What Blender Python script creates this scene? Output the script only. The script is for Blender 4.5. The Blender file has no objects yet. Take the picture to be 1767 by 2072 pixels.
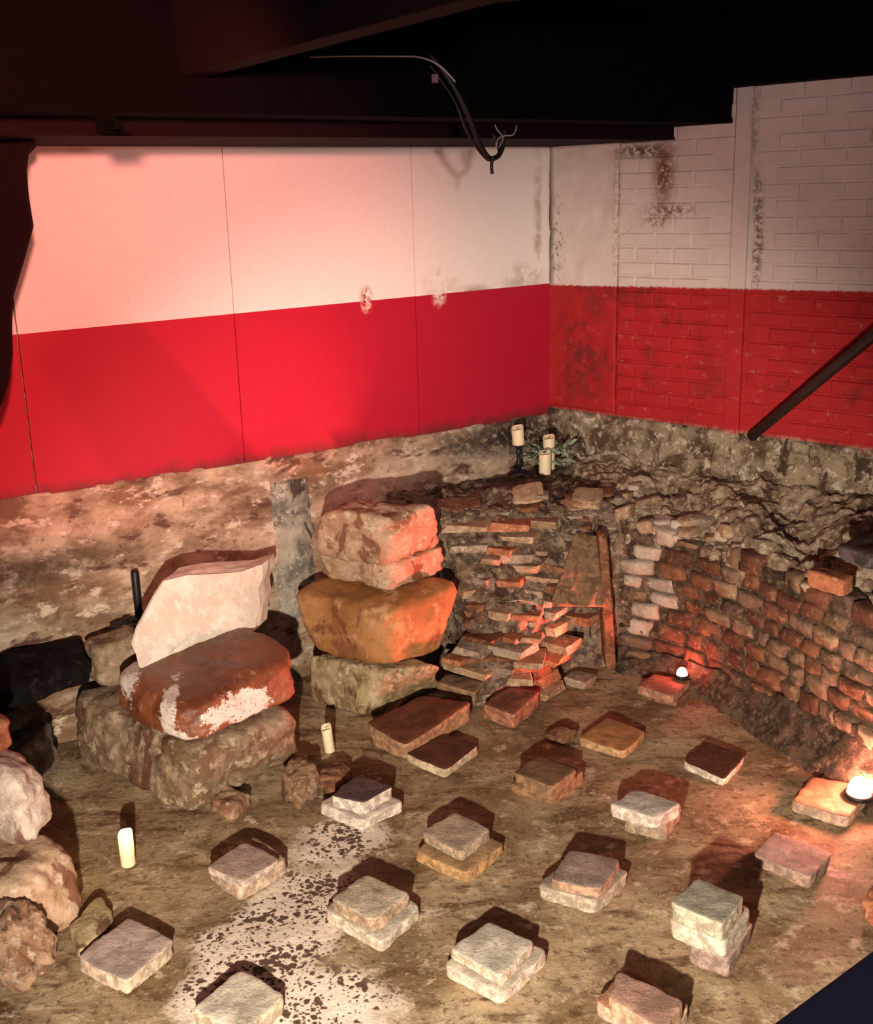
import bpy, bmesh, math, random
from mathutils import Vector, Matrix, noise
random.seed(7)
S = bpy.context.scene
COL = S.collection

# ------------------------------------------------------------------ camera
FPX, PITCH, ROLL, CAMZ = 2300.0, math.radians(15.5), math.atan(.027), 2.45
_F = Vector((0, math.cos(PITCH), -math.sin(PITCH)))
_r = Vector((1, 0, 0)); _u = Vector((0, math.sin(PITCH), math.cos(PITCH)))
_R = _r*math.cos(ROLL) - _u*math.sin(ROLL); _U = _r*math.sin(ROLL) + _u*math.cos(ROLL)
CAM = Vector((0, 0, CAMZ))
cd = bpy.data.cameras.new('camera'); cam = bpy.data.objects.new('camera', cd); COL.objects.link(cam)
cd.sensor_fit = 'VERTICAL'; cd.sensor_height = 24; cd.lens = FPX/2072*24; cd.clip_start = .05
M = Matrix((( _R.x, _U.x, -_F.x, CAM.x), (_R.y, _U.y, -_F.y, CAM.y), (_R.z, _U.z, -_F.z, CAM.z), (0, 0, 0, 1)))
cam.matrix_world = M
S.camera = cam

# ------------------------------------------------------------------ world, exposure, main lamps
w = bpy.data.worlds.new('world'); S.world = w; w.use_nodes = True
w.node_tree.nodes['Background'].inputs[0].default_value = (1, .30, .28, 1)
w.node_tree.nodes['Background'].inputs[1].default_value = .012
S.view_settings.view_transform = 'Standard'; S.view_settings.look = 'None'
S.view_settings.gamma = 1; S.view_settings.use_curve_mapping = False
S.view_settings.exposure = 0.0

def spot(name, loc, aim, power, color, size, blend, radius):
    l = bpy.data.lights.new(name, 'SPOT'); l.energy = power; l.color = color
    l.spot_size = math.radians(size); l.spot_blend = blend; l.shadow_soft_size = radius
    o = bpy.data.objects.new(name, l); COL.objects.link(o); o.location = loc
    o.rotation_euler = (Vector(aim)-Vector(loc)).to_track_quat('-Z', 'Y').to_euler()
    return o
# warm floodlight fixed low under the visitors' walkway, and a pink wall washer high on the left
spot('walkway_floodlight', (-.30, .35, 1.27), (.08, 4.0, .12), 1120, (1, .84, .67), 66, .55, .035)
spot('wall_washer', (-.62, 1.9, 2.82), (-1.45, 5.2, 2.25), 600, (1, .32, .25), 56, .7, .06)
# dim spotlight on the walkway ceiling behind the visitor, turned to the back corner
spot('corner_spotlight', (.7, -.4, 2.75), (.35, 6.1, 2.55), 440, (1, .76, .72), 44, .9, .08)
# unseen fill light added above the walkway to lift the navy rail
wl_ = bpy.data.lights.new('walkway_fill', 'POINT'); wl_.energy = 34; wl_.color = (.80, .86, 1); wl_.shadow_soft_size = .05
wo = bpy.data.objects.new('walkway_fill', wl_); COL.objects.link(wo); wo.location = (1.0, -.3, 2.95)

# ------------------------------------------------------------------ pixel helpers
def ray(x, y): return _F + _R*((x-883.5)/FPX) + _U*((1036-y)/FPX)
def onz(x, y, z=0.):
    d = ray(x, y); return CAM + d*((z-CAMZ)/d.z)
def aty(x, y, Y):
    d = ray(x, y); return CAM + d*(Y/d.y)
def onpl(x, y, P, n):
    d = ray(x, y); return CAM + d*((P-CAM).dot(n)/d.dot(n))
Z = Vector((0, 0, 1))
CORNER = Vector((.685, 6.64, 0))
aA, aB = math.radians(214), math.radians(-43)
dA = Vector((math.cos(aA), math.sin(aA), 0)); nA = Vector((-dA.y, dA.x, 0))
dB = Vector((math.cos(aB), math.sin(aB), 0)); nB = Vector((dB.y, -dB.x, 0))
if nA.y > 0: nA = -nA
if nB.y > 0: nB = -nB
def pA(s, z, o=0.): return CORNER + dA*s + nA*o + Z*z
def pB(s, z, o=0.): return CORNER + dB*s + nB*o + Z*z
def wA(x, y, o=0.):
    p = onpl(x, y, CORNER+nA*o, nA); return (p-CORNER).dot(dA), p.z
def wB(x, y, o=0.):
    p = onpl(x, y, CORNER+nB*o, nB); return (p-CORNER).dot(dB), p.z

# ------------------------------------------------------------------ object helpers
def link(name, me, parent=None, mats=()):
    o = bpy.data.objects.new(name, me); COL.objects.link(o)
    for m in (mats if isinstance(mats, (list, tuple)) else [mats]): me.materials.append(m)
    if parent: o.parent = parent
    return o
def tag(o, label=None, cat=None, group=None, kind=None):
    if label: o['label'] = label
    if cat: o['category'] = cat
    if group: o['group'] = group
    if kind: o['kind'] = kind
    return o
def empty(name, loc=(0, 0, 0)):
    o = bpy.data.objects.new(name, None); COL.objects.link(o); o.location = loc; o.empty_display_size = .05
    return o
def under(o, parent):
    # parent a world-coordinate mesh without moving it
    o.parent = parent; o.matrix_parent_inverse = Matrix.Translation(parent.location).inverted(); return o
def mesh(verts, faces, smooth=False, mi=None):
    me = bpy.data.meshes.new('m'); me.from_pydata([tuple(v) for v in verts], [], faces); me.validate()
    bm = bmesh.new(); bm.from_mesh(me); bmesh.ops.recalc_face_normals(bm, faces=bm.faces); bm.to_mesh(me); bm.free()
    if smooth: me.polygons.foreach_set('use_smooth', [True]*len(me.polygons))
    if mi:
        for p, i in zip(me.polygons, mi): p.material_index = i
    return me
_cube = {}
def cube_grid(n):
    # unit cube surface as an n x n grid on each side, welded
    if n in _cube: return _cube[n]
    idx, vs, fs = {}, [], []
    def vid(i, j, k):
        key = (i, j, k)
        if key not in idx: idx[key] = len(vs); vs.append(Vector((2*i/n-1, 2*j/n-1, 2*k/n-1)))
        return idx[key]
    for a in range(n):
        for b in range(n):
            for side in (0, n):
                q = [(a, b), (a+1, b), (a+1, b+1), (a, b+1)]
                if side == 0: q = q[::-1]
                fs.append([vid(i, j, side) for i, j in q])
                fs.append([vid(side, i, j) for i, j in q])
                fs.append([vid(j, side, i) for i, j in q])
    _cube[n] = (vs, fs); return vs, fs
def fbm(p, octv=4): return noise.fractal(p, .9, 2.1, octv)
def rockmesh(bot, top, n=16, pn=8., amp=.01, freq=6., seed=0, amp2=0., freq2=30., strata=0., ds=None):
    """rounded, weathered block through eight corners; bot/top = L, F(ront), R, K(back)"""
    vs, fs = cube_grid(n); out = []; off = Vector((seed*3.17, seed*1.31, seed*7.7))
    c = sum(bot, Vector())/8 + sum(top, Vector())/8
    for v in vs:
        k = (abs(v.x)**pn + abs(v.y)**pn + abs(v.z)**pn)**(1/pn)
        q = v/k*1.03
        a, b, t = (q.x+1)/2, (q.y+1)/2, (q.z+1)/2
        # x: F->R  y: F->L
        def bl(Q): L, F, R, K = Q; return F*(1-a)*(1-b) + R*a*(1-b) + K*a*b + L*(1-a)*b
        p = bl(bot)*(1-t) + bl(top)*t
        d = (p-c).normalized()
        h = amp*fbm(p*freq+off)
        if amp2: h += amp2*fbm(p*freq2+off, 3)
        if strata: h += strata*noise.noise(Vector((p.x*1.5, p.y*1.5, p.z*26))+off)
        out.append(p + d*h)
    return mesh(out, fs, True)
def quad3(L, B, R, z):
    l, b, r = onz(*L, z), onz(*B, z), onz(*R, z); return [l, b, r, l+r-b]
def quad4(q, z): 
    l, k, r, b = [onz(*p, z) for p in q]; return [l, b, r, k]
def drop(Q, z, sc=1.):
    c = sum(Q, Vector())/4
    return [Vector((c.x+(p.x-c.x)*sc, c.y+(p.y-c.y)*sc, z)) for p in Q]
def patch(P, nu, nv, amp=.01, freq=6., seed=0, skirt=Vector((0, 0, -.2)), amp2=0., freq2=28.):
    """relief surface P(u,v) with a skirt, u,v in 0..1"""
    off = Vector((seed*2.7, seed*5.1, seed*1.9)); vs, fs = [], []
    for j in range(nv+1):
        for i in range(nu+1):
            u, v = i/nu, j/nv; p = P(u, v); e = 1e-3
            n = (P(min(u+e, 1), v)-P(max(u-e, 0), v)).cross(P(u, min(v+e, 1))-P(u, max(v-e, 0)))
            n = n.normalized() if n.length > 0 else Z
            if n.dot(CAM-p) < 0: n = -n
            h = amp*fbm(p*freq+off) + (amp2*fbm(p*freq2+off, 3) if amp2 else 0)
            vs.append(p+n*h)
    W = nu+1
    for j in range(nv):
        for i in range(nu): fs.append([j*W+i, j*W+i+1, (j+1)*W+i+1, (j+1)*W+i])
    loop = [i for i in range(W)] + [j*W+nu for j in range(1, nv+1)] + [nv*W+i for i in range(nu-1, -1, -1)] + [j*W for j in range(nv-1, 0, -1)]
    b0 = len(vs)
    for i in loop: vs.append(vs[i]+skirt)
    n = len(loop)
    for k in range(n): fs.append([loop[k], loop[(k+1) % n], b0+(k+1) % n, b0+k])
    fs.append([b0+k for k in range(n)])
    return mesh(vs, fs, True)
def boxmesh(o, ax, ay, az, bev=0.):
    """box from origin corner o along three edge vectors"""
    P = [o, o+ax, o+ax+ay, o+ay]; P = P+[p+az for p in P]
    me = mesh(P, [[0, 1, 2, 3], [4, 5, 6, 7], [0, 1, 5, 4], [1, 2, 6, 5], [2, 3, 7, 6], [3, 0, 4, 7]])
    if bev:
        bm = bmesh.new(); bm.from_mesh(me)
        bmesh.ops.bevel(bm, geom=bm.edges[:], offset=bev, segments=2, affect='EDGES', profile=.6)
        bm.to_mesh(me); bm.free()
    return me
def tube(pts, r, seg=8, smooth=True, closed_ends=True):
    """swept tube through points, r a number or a list"""
    n = len(pts); rs = r if isinstance(r, (list, tuple)) else [r]*n; vs, fs = [], []
    up = Vector((.3, .2, 1))
    for i, p in enumerate(pts):
        t = (pts[min(i+1, n-1)]-pts[max(i-1, 0)]).normalized()
        a = t.cross(up).normalized(); b = t.cross(a)
        for k in range(seg):
            g = 2*math.pi*k/seg; vs.append(p+(a*math.cos(g)+b*math.sin(g))*rs[i])
    for i in range(n-1):
        for k in range(seg): fs.append([i*seg+k, i*seg+(k+1) % seg, (i+1)*seg+(k+1) % seg, (i+1)*seg+k])
    if closed_ends: fs += [list(range(seg)), [(n-1)*seg+k for k in range(seg)]]
    return mesh(vs, fs, smooth)
def lathe(prof, seg=24, warp=None):
    vs, fs = [], []
    for r, z in prof:
        for k in range(seg):
            g = 2*math.pi*k/seg
            vs.append(Vector((r*math.cos(g), r*math.sin(g), z + (warp(g) if warp and z > .02 else 0))))
    m = len(prof)
    for i in range(m-1):
        for k in range(seg): fs.append([i*seg+k, i*seg+(k+1) % seg, (i+1)*seg+(k+1) % seg, (i+1)*seg+k])
    fs += [list(range(seg)), [(m-1)*seg+k for k in range(seg)]]
    return mesh(vs, fs, True)
def spline(pts, n=10):
    out = []
    for i in range(len(pts)-1):
        p0, p1, p2, p3 = pts[max(i-1, 0)], pts[i], pts[i+1], pts[min(i+2, len(pts)-1)]
        for k in range(n):
            t = k/n
            out.append(.5*((2*p1)+(p2-p0)*t+(2*p0-5*p1+4*p2-p3)*t*t+(3*p1-p0-3*p2+p3)*t**3))
    return out+[pts[-1]]

# ------------------------------------------------------------------ materials
class NT:
    def __init__(s, name):
        s.m = bpy.data.materials.new(name); s.m.use_nodes = True; s.t = s.m.node_tree
        s.b = s.t.nodes['Principled BSDF']; s.pos = None
    def n(s, typ, **k):
        o = s.t.nodes.new(typ)
        for a, v in k.items(): setattr(o, a, v)
        return o
    def l(s, a, b): s.t.links.new(a, b)
    def put(s, sock, v):
        if isinstance(v, bpy.types.NodeSocket): s.l(v, sock)
        elif isinstance(v, tuple) and len(v) == 3 and sock.type == 'RGBA': sock.default_value = (*v, 1)
        else: sock.default_value = v
    def P(s):
        if not s.pos: s.pos = s.n('ShaderNodeNewGeometry')
        return s.pos.outputs['Position']
    def math(s, op, a, b=0., clamp=False):
        o = s.n('ShaderNodeMath', operation=op, use_clamp=clamp); s.put(o.inputs[0], a); s.put(o.inputs[1], b); return o.outputs[0]
    def noise(s, scale, detail=6., rough=.6, vec=None, dist=0.):
        o = s.n('ShaderNodeTexNoise'); o.inputs['Scale'].default_value = scale; o.inputs['Detail'].default_value = detail
        o.inputs['Roughness'].default_value = rough; o.inputs['Distortion'].default_value = dist
        s.l(vec or s.P(), o.inputs['Vector']); return o.outputs['Fac']
    def vor(s, scale, vec=None, feature='F1', rnd=1.):
        o = s.n('ShaderNodeTexVoronoi', feature=feature); o.inputs['Scale'].default_value = scale; o.inputs['Randomness'].default_value = rnd
        s.l(vec or s.P(), o.inputs['Vector']); return o.outputs['Distance']
    def ramp(s, f, lo, hi, a=0., b=1.):
        o = s.n('ShaderNodeMapRange', interpolation_type='SMOOTHSTEP')
        for i, v in zip(('Value', 'From Min', 'From Max', 'To Min', 'To Max'), (f, lo, hi, a, b)): s.put(o.inputs[i], v)
        return o.outputs['Result']
    def mix(s, f, a, b, mode='MIX'):
        o = s.n('ShaderNodeMix', data_type='RGBA', blend_type=mode); s.put(o.inputs[0], f); s.put(o.inputs[6], a); s.put(o.inputs[7], b)
        return o.outputs[2]
    def vm(s, op, a, b=(0, 0, 0)):
        o = s.n('ShaderNodeVectorMath', operation=op)
        s.put(o.inputs[0], a if not isinstance(a, Vector) else tuple(a)); s.put(o.inputs[1], tuple(b) if isinstance(b, Vector) else b)
        return o.outputs['Value'] if op in ('DOT_PRODUCT', 'LENGTH', 'DISTANCE') else o.outputs[0]
    def scaled(s, v): return s.vm('MULTIPLY', s.P(), v)
    def z(s):
        o = s.n('ShaderNodeSeparateXYZ'); s.l(s.P(), o.inputs[0]); return o.outputs['Z']
    def up(s):
        if not s.pos: s.P()
        o = s.n('ShaderNodeSeparateXYZ'); s.l(s.pos.outputs['Normal'], o.inputs[0]); return o.outputs['Z']
    def rand(s): return s.n('ShaderNodeObjectInfo').outputs['Random']
    def bump(s, h, strength=.4, dist=.01):
        o = s.n('ShaderNodeBump'); o.inputs['Strength'].default_value = strength; o.inputs['Distance'].default_value = dist
        s.l(h, o.inputs['Height']); s.l(o.outputs['Normal'], s.b.inputs['Normal'])
    def blob(s, c, axes, lo=.6, hi=1.1):
        """soft ellipsoid mask around world point c; axes = list of (direction, radius)"""
        d = s.vm('SUBTRACT', s.P(), tuple(c)); tot = None
        for a, r in axes:
            q = s.math('POWER', s.math('ABSOLUTE', s.vm('DOT_PRODUCT', d, tuple(Vector(a)/r))), 2.)
            tot = q if tot is None else s.math('ADD', tot, q)
        return s.ramp(s.math('SQRT', tot), lo, hi, 1., 0.)
    def out(s, col, rough=.8, spec=.3):
        s.put(s.b.inputs['Base Color'], col); s.put(s.b.inputs['Roughness'], rough)
        s.b.inputs['Specular IOR Level'].default_value = spec
        return s.m
def flat(name, col, rough=.6, metal=0., spec=.4):
    t = NT(name); t.b.inputs['Metallic'].default_value = metal
    n = t.noise(40, 3); return t.out(t.mix(n, tuple(c*.75 for c in col), tuple(min(1, c*1.2) for c in col)), rough, spec)
def stone(name, c1, c2, c3=None, scale=7., rough=.8, bump=.5, c4=None, spec=.3, top=None, vary=0., speck=.5, grain=90., vec=None):
    t = NT(name); V = t.scaled(vec) if vec else None
    n1 = t.noise(scale, 9, .68, V, .4); col = t.mix(t.ramp(n1, .40, .60), c1, c2)
    n2 = t.noise(scale*2.7, 9, .72, V)
    if c3: col = t.mix(t.ramp(n2, .52, .62), col, c3)
    if c4:
        n3 = t.noise(scale*.8, 8, .66, t.scaled((1.3, 1.1, .7)) if not vec else V, .6); col = t.mix(t.ramp(n3, .54, .61), col, c4)
    if top: col = t.mix(t.ramp(t.up(), .55, .85), col, top)
    g = t.noise(grain, 5, .7); g2 = t.noise(scale*6, 6, .7)
    if speck:
        col = t.mix(t.math('MULTIPLY', t.ramp(g, .58, .70), speck), col, (.03, .018, .012))
        col = t.mix(t.math('MULTIPLY', t.ramp(g2, .58, .66), speck*.9), col, tuple(x*.35 for x in c1))
    if vary: col = t.mix(vary, col, t.mix(t.rand(), (.08, .03, .02), (.9, .75, .62)), 'SOFT_LIGHT')
    t.bump(t.math('ADD', t.math('ADD', n2, t.math('MULTIPLY', g2, .5)), t.math('MULTIPLY', g, .3)), bump, .014)
    return t.out(col, rough, spec)

# floor: brown trodden mortar with a white salt bloom and dark spots
def floor_mat():
    t = NT('floor_mortar')
    n1 = t.noise(2.6, 8, .65, dist=.4); n2 = t.noise(9, 8, .7); n3 = t.noise(30, 8, .7)
    nst = t.noise(5, 6, .6, t.scaled((.8, 2.2, 1)), .6)
    col = t.mix(t.ramp(n1, .36, .64), (.20, .125, .06), (.46, .345, .21))
    col = t.mix(t.ramp(nst, .5, .68), col, (.13, .07, .03))
    col = t.mix(t.ramp(n2, .54, .66), col, (.58, .46, .32))
    col = t.mix(t.math('MULTIPLY', t.ramp(n3, .52, .64), .7), col, (.07, .038, .018))
    col = t.mix(t.math('MULTIPLY', t.ramp(t.noise(48, 6, .75), .56, .66), .6), col, (.62, .50, .36))
    # salt bloom
    a, b = onz(450, 2010), onz(650, 1790)
    m1 = t.blob(onz(545, 1905), [((b-a).normalized(), .62), (Vector((-(b-a).y, (b-a).x, 0)).normalized(), .30)], .35, 1.25)
    m2 = t.blob(onz(700, 1700), [((1, 0, 0), .40), ((0, 1, 0), .30)], .2, 1.2)
    m3 = t.blob(onz(640, 2050), [((1, 0, 0), .42), ((0, 1, 0), .3)], .3, 1.2)
    m = t.math('MAXIMUM', t.math('MAXIMUM', m1, t.math('MULTIPLY', m2, .8)), m3)
    msk = t.ramp(t.math('ADD', m, t.math('MULTIPLY', t.math('SUBTRACT', n1, .5), 1.6)), .40, .85)
    nsp = t.math('MULTIPLY', t.math('SUBTRACT', t.noise(4.5, 8, .75), .5), 1.9)
    spots = t.math('MULTIPLY', t.ramp(t.math('ADD', t.vor(32, dist_vec(t)), nsp), .24, .42), t.ramp(t.math('ADD', t.vor(62, dist_vec(t)), nsp), .22, .40))
    salt = t.mix(spots, (.10, .055, .04), (.78, .66, .55))
    col = t.mix(msk, col, salt)
    t.bump(t.math('ADD', n2, t.math('MULTIPLY', n3, .5)), .55, .02)
    wet = t.ramp(nst, .5, .7, .75, .45)
    return t.out(col, wet, .35)
def dist_vec(t):
    o = t.n('ShaderNodeTexNoise'); o.inputs['Scale'].default_value = 14; t.l(t.P(), o.inputs['Vector'])
    return t.vm('ADD', t.P(), t.vm('MULTIPLY', o.outputs['Color'], (.05, .05, .05)))

def panel_white():
    t = NT('panel_white_paint'); n = t.noise(55, 4); n2 = t.noise(7, 6, .7)
    col = t.mix(n, (.70, .62, .58), (.80, .74, .70))
    for (x, y, rx, rz) in ((890, 570, .13, .1), (1060, 560, .2, .1), (1085, 450, .04, .6), (960, 590, .2, .05)):
        s_, z_ = wA(x, y); m = t.blob(pA(s_, z_), [(dA, rx), (Z, rz)], .1, 1.2)
        col = t.mix(t.math('MULTIPLY', m, t.ramp(n2, .4, .62)), col, (.42, .35, .28))
    for (x, y, rx, rz) in ((738, 600, .045, .07),):
        s_, z_ = wA(x, y); m = t.blob(pA(s_, z_), [(dA, rx), (Z, rz)], .2, 1.2)
        col = t.mix(t.math('MULTIPLY', m, t.ramp(t.noise(40, 5), .42, .55)), col, (.3, .12, .06))
    return t.out(col, .55, .3)
def panel_red():
    t = NT('panel_red_paint'); n = t.noise(70, 4); n2 = t.noise(9, 6, .7)
    col = t.mix(n, (.31, .005, .020), (.43, .009, .033))
    for (x, y, rx, rz) in ((738, 615, .035, .05), (885, 600, .05, .06)):
        s_, z_ = wA(x, y); m = t.blob(pA(s_, z_), [(dA, rx), (Z, rz)], .3, 1.2)
        col = t.mix(t.math('MULTIPLY', m, t.ramp(t.noise(45, 5), .40, .52)), col, (.66, .5, .42))
    # grime creeping up from the bottom edge
    a, b = wA(70, 1003), wA(1100, 836); k = (b[1]-a[1])/(b[0]-a[0])
    sd = t.vm('DOT_PRODUCT', t.vm('SUBTRACT', t.P(), tuple(CORNER)), tuple(dA))
    h = t.math('SUBTRACT', t.z(), t.math('ADD', t.math('MULTIPLY', sd, k), a[1]-k*a[0]))
    g = t.ramp(t.math('ADD', h, t.math('MULTIPLY', t.math('SUBTRACT', n2, .5), .16)), -.02, .07, 1., 0.)
    col = t.mix(t.math('MULTIPLY', g, .8), col, (.09, .02, .018))
    return t.out(col, .5, .35)
def brick_paint():
    t = NT('painted_wall'); n = t.noise(8, 8, .7); nf = t.noise(38, 6, .7); nb = t.noise(90, 4)
    # vertical extent of the red dado, in wall coordinates
    p0, p1 = wB(1120, 576), wB(1765, 590); k = (p1[1]-p0[1])/(p1[0]-p0[0])
    sd = t.vm('DOT_PRODUCT', t.vm('SUBTRACT', t.P(), tuple(CORNER)), tuple(dB))
    h = t.math('SUBTRACT', t.z(), t.math('ADD', t.math('MULTIPLY', sd, k), p0[1]-k*p0[0]))
    h = t.math('ADD', h, t.math('MULTIPLY', t.math('SUBTRACT', nf, .5), .03))
    isred = t.ramp(h, -.006, .006, 1., 0.)
    white = t.mix(n, (.50, .40, .36), (.72, .62, .57))
    white = t.mix(t.math('MULTIPLY', t.ramp(nf, .6, .75), .3), white, (.3, .2, .12))
    def st(x, y, rx, rz, col, strength, thr=.45):
        nonlocal white
        s_, z_ = wB(x, y); m = t.blob(pB(s_, z_), [(dB, rx), (Z, rz)], .1, 1.2)
        white = t.mix(t.math('MULTIPLY', t.math('MULTIPLY', m, t.ramp(nf, thr, thr+.12)), strength), white, col)
    rust, mould = (.16, .05, .015), (.05, .032, .018)
    st(1345, 350, .09, .22, rust, .95, .36); st(1300, 305, .22, .05, mould, .9, .4); st(1355, 425, .20, .045, rust, .9, .44)
    st(1330, 445, .12, .05, rust, .8, .46); st(1250, 420, .03, .5, (.3, .2, .1), .7); st(1535, 500, .035, .3, mould, .8, .42)
    st(1535, 390, .04, .16, mould, .7, .44); st(1530, 240, .025, .3, rust, .5, .4); st(1130, 500, .07, .35, mould, .75, .5)
    st(1114, 450, .045, .75, mould, 1., .30); st(1350, 520, .4, .3, (.2, .1, .05), .7, .62); st(1300, 470, .35, .3, (.12, .07, .04), .8, .6)
    red = t.mix(n, (.27, .009, .012), (.46, .015, .018))
    sv = t.noise(16, 6, .75, t.scaled((1, 1, 1.8)))
    red = t.mix(t.math('MULTIPLY', t.ramp(sv, .58, .7), .6), red, (.45, .17, .12))
    red = t.mix(t.ramp(t.noise(5, 6, .7), .52, .68, 0., .6), red, (.14, .012, .012))
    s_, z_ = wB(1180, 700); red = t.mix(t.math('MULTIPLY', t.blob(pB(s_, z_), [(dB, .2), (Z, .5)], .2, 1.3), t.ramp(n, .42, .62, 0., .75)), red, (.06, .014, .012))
    col = t.mix(isred, white, red)
    # bare damp masonry below the dado
    c0, c1 = wB(1120, 828), wB(1765, 910); k2 = (c1[1]-c0[1])/(c1[0]-c0[0])
    hb = t.math('SUBTRACT', t.z(), t.math('ADD', t.math('MULTIPLY', sd, k2), c0[1]-k2*c0[0]))
    hb = t.math('ADD', hb, t.math('MULTIPLY', t.math('SUBTRACT', nf, .5), .06))
    bare = t.mix(t.ramp(n, .4, .6), (.06, .035, .02), (.42, .34, .24))
    bare = t.mix(t.ramp(nf, .5, .62), bare, (.10, .06, .035))
    col = t.mix(t.ramp(hb, -.025, .025, 1., 0.), col, bare)
    t.bump(t.math('ADD', nb, t.math('MULTIPLY', nf, .8)), .35, .008)
    return t.out(col, .75, .3)
MAT = {}
MAT['floor'] = floor_mat()
MAT['pwhite'] = panel_white(); MAT['pred'] = panel_red(); MAT['bpaint'] = brick_paint()
def plinth_mat():
    t = NT('stained_plaster'); V = t.scaled((1, 1, 2.0)); n = t.noise(2.6, 9, .68, V, .15); n2 = t.noise(8, 9, .7, V, .1); nf = t.noise(30, 7, .7); g = t.noise(100, 4)
    col = t.mix(t.ramp(n, .38, .62), (.17, .10, .055), (.46, .35, .25))
    col = t.mix(t.ramp(n2, .53, .63), col, (.56, .46, .36)); col = t.mix(t.ramp(t.noise(3.4, 8, .66, t.scaled((1, 1, 2.6)), .2), .55, .64), col, (.10, .045, .03))
    col = t.mix(t.math('MULTIPLY', t.ramp(nf, .57, .66), .6), col, (.07, .045, .03))
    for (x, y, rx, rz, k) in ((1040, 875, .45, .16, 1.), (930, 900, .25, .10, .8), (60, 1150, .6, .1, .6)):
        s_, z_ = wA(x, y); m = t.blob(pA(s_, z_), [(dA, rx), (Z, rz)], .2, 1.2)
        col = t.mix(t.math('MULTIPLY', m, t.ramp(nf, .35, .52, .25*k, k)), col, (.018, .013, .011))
    t.bump(t.math('ADD', n2, t.math('ADD', t.math('MULTIPLY', nf, .5), t.math('MULTIPLY', g, .2))), .6, .015)
    return t.out(col, .8, .3)
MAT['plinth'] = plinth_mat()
MAT['mortar'] = stone('old_mortar', (.12, .075, .042), (.30, .21, .13), (.42, .31, .20), 11, .9, .9, (.06, .03, .018))
MAT['rubble'] = stone('rubble_core', (.13, .08, .045), (.36, .26, .17), (.50, .38, .26), 9, .9, 1., (.07, .034, .02))
MAT['darkmortar'] = stone('dark_mortar', (.045, .026, .018), (.13, .085, .055), (.20, .14, .09), 13, .85, .9)
MAT['ceil'] = flat('black_ceiling_paint', (.0025, .0012, .0014), .95, 0., .05)
MAT['beam'] = flat('maroon_black_beam_paint', (.008, .0016, .0024), .85, 0., .1)
MAT['black'] = flat('matt_black', (.006, .006, .008), .5)
MAT['navy'] = flat('navy_paint', (.085, .085, .14), .7)
def proj(p):
    d = Vector(p)-CAM; f = d.dot(_F); return 883.5+FPX*d.dot(_R)/f, 1036-FPX*d.dot(_U)/f
def interp(x, pts):
    if x <= pts[0][0]: return pts[0][1]
    for (a, b), (c, d) in zip(pts, pts[1:]):
        if x <= c: return b+(d-b)*(x-a)/(c-a)
    return pts[-1][1]
def plan_prism(pts, z0, z1):
    n = len(pts); v = [Vector((p.x, p.y, z0)) for p in pts]+[Vector((p.x, p.y, z1)) for p in pts]
    return mesh(v, [list(range(n)), list(range(n, 2*n))]+[[i, (i+1) % n, n+(i+1) % n, n+i] for i in range(n)])

# ================================================================== SETTING
CEILZ = 3.25
# floor
def Pf(u, v): return Vector((-3.4+6.6*u, -.9+8.2*v, 0))
o = link('floor', patch(Pf, 150, 180, .012, 2.2, 3, Vector((0, 0, -.1)), .004, 14), None, MAT['floor']); tag(o, 'brown mortar floor of the sunken room with white salt bloom', None, None, 'structure')
# left wall: rough plaster below, boards above
zb_l, zb_r = wA(70, 1003), wA(1108, 838)
def zbot(s): return zb_l[1]+(zb_r[1]-zb_l[1])*(s-zb_l[0])/(zb_r[0]-zb_l[0])
zm_l, zm_r = wA(24, 677), wA(1110, 573)
def zmid(s): return zm_l[1]+(zm_r[1]-zm_l[1])*(s-zm_l[0])/(zm_r[0]-zm_l[0])
ZTOP = wA(640, 298)[1]
def Pwl(u, v):
    s = -.1+4.4*u; return pA(s, -.05+(zbot(s)+.06)*v*1., .035*(1-v**8)+.012)
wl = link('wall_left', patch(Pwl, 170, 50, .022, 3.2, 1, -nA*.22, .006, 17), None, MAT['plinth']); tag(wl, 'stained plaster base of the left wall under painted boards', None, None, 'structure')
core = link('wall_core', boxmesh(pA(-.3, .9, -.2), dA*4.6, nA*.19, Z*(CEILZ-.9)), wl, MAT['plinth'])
seam = [wA(446, 298)[0], wA(828, 298)[0], wA(44, 760)[0]]
edges = [0.004, seam[1], seam[0], seam[2], 4.2]
for i in range(4):
    s0, s1 = edges[i]+.0022, edges[i+1]-.0022; off = 0.0 if i < 3 else -.006
    rows = [[(s0, zbot(s0)), (s1, zbot(s1))], [(s0, zmid(s0)), (s1, zmid(s1))], [(s0, ZTOP+.05), (s1, ZTOP+.05)]]
    vs = [pA(s, z, o_+off) for o_ in (.016, .002) for r in rows for s, z in r]
    fs = [[0, 1, 3, 2], [2, 3, 5, 4], [6, 7, 9, 8], [8, 9, 11, 10], [0, 1, 7, 6], [4, 5, 11, 10],
          [0, 2, 8, 6], [2, 4, 10, 8], [1, 3, 9, 7], [3, 5, 11, 9]]
    link('wall_panel', mesh(vs, fs, False, [0, 1, 0, 1, 0, 1, 0, 1, 0, 1]), wl, [MAT['pred'], MAT['pwhite']])

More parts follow.
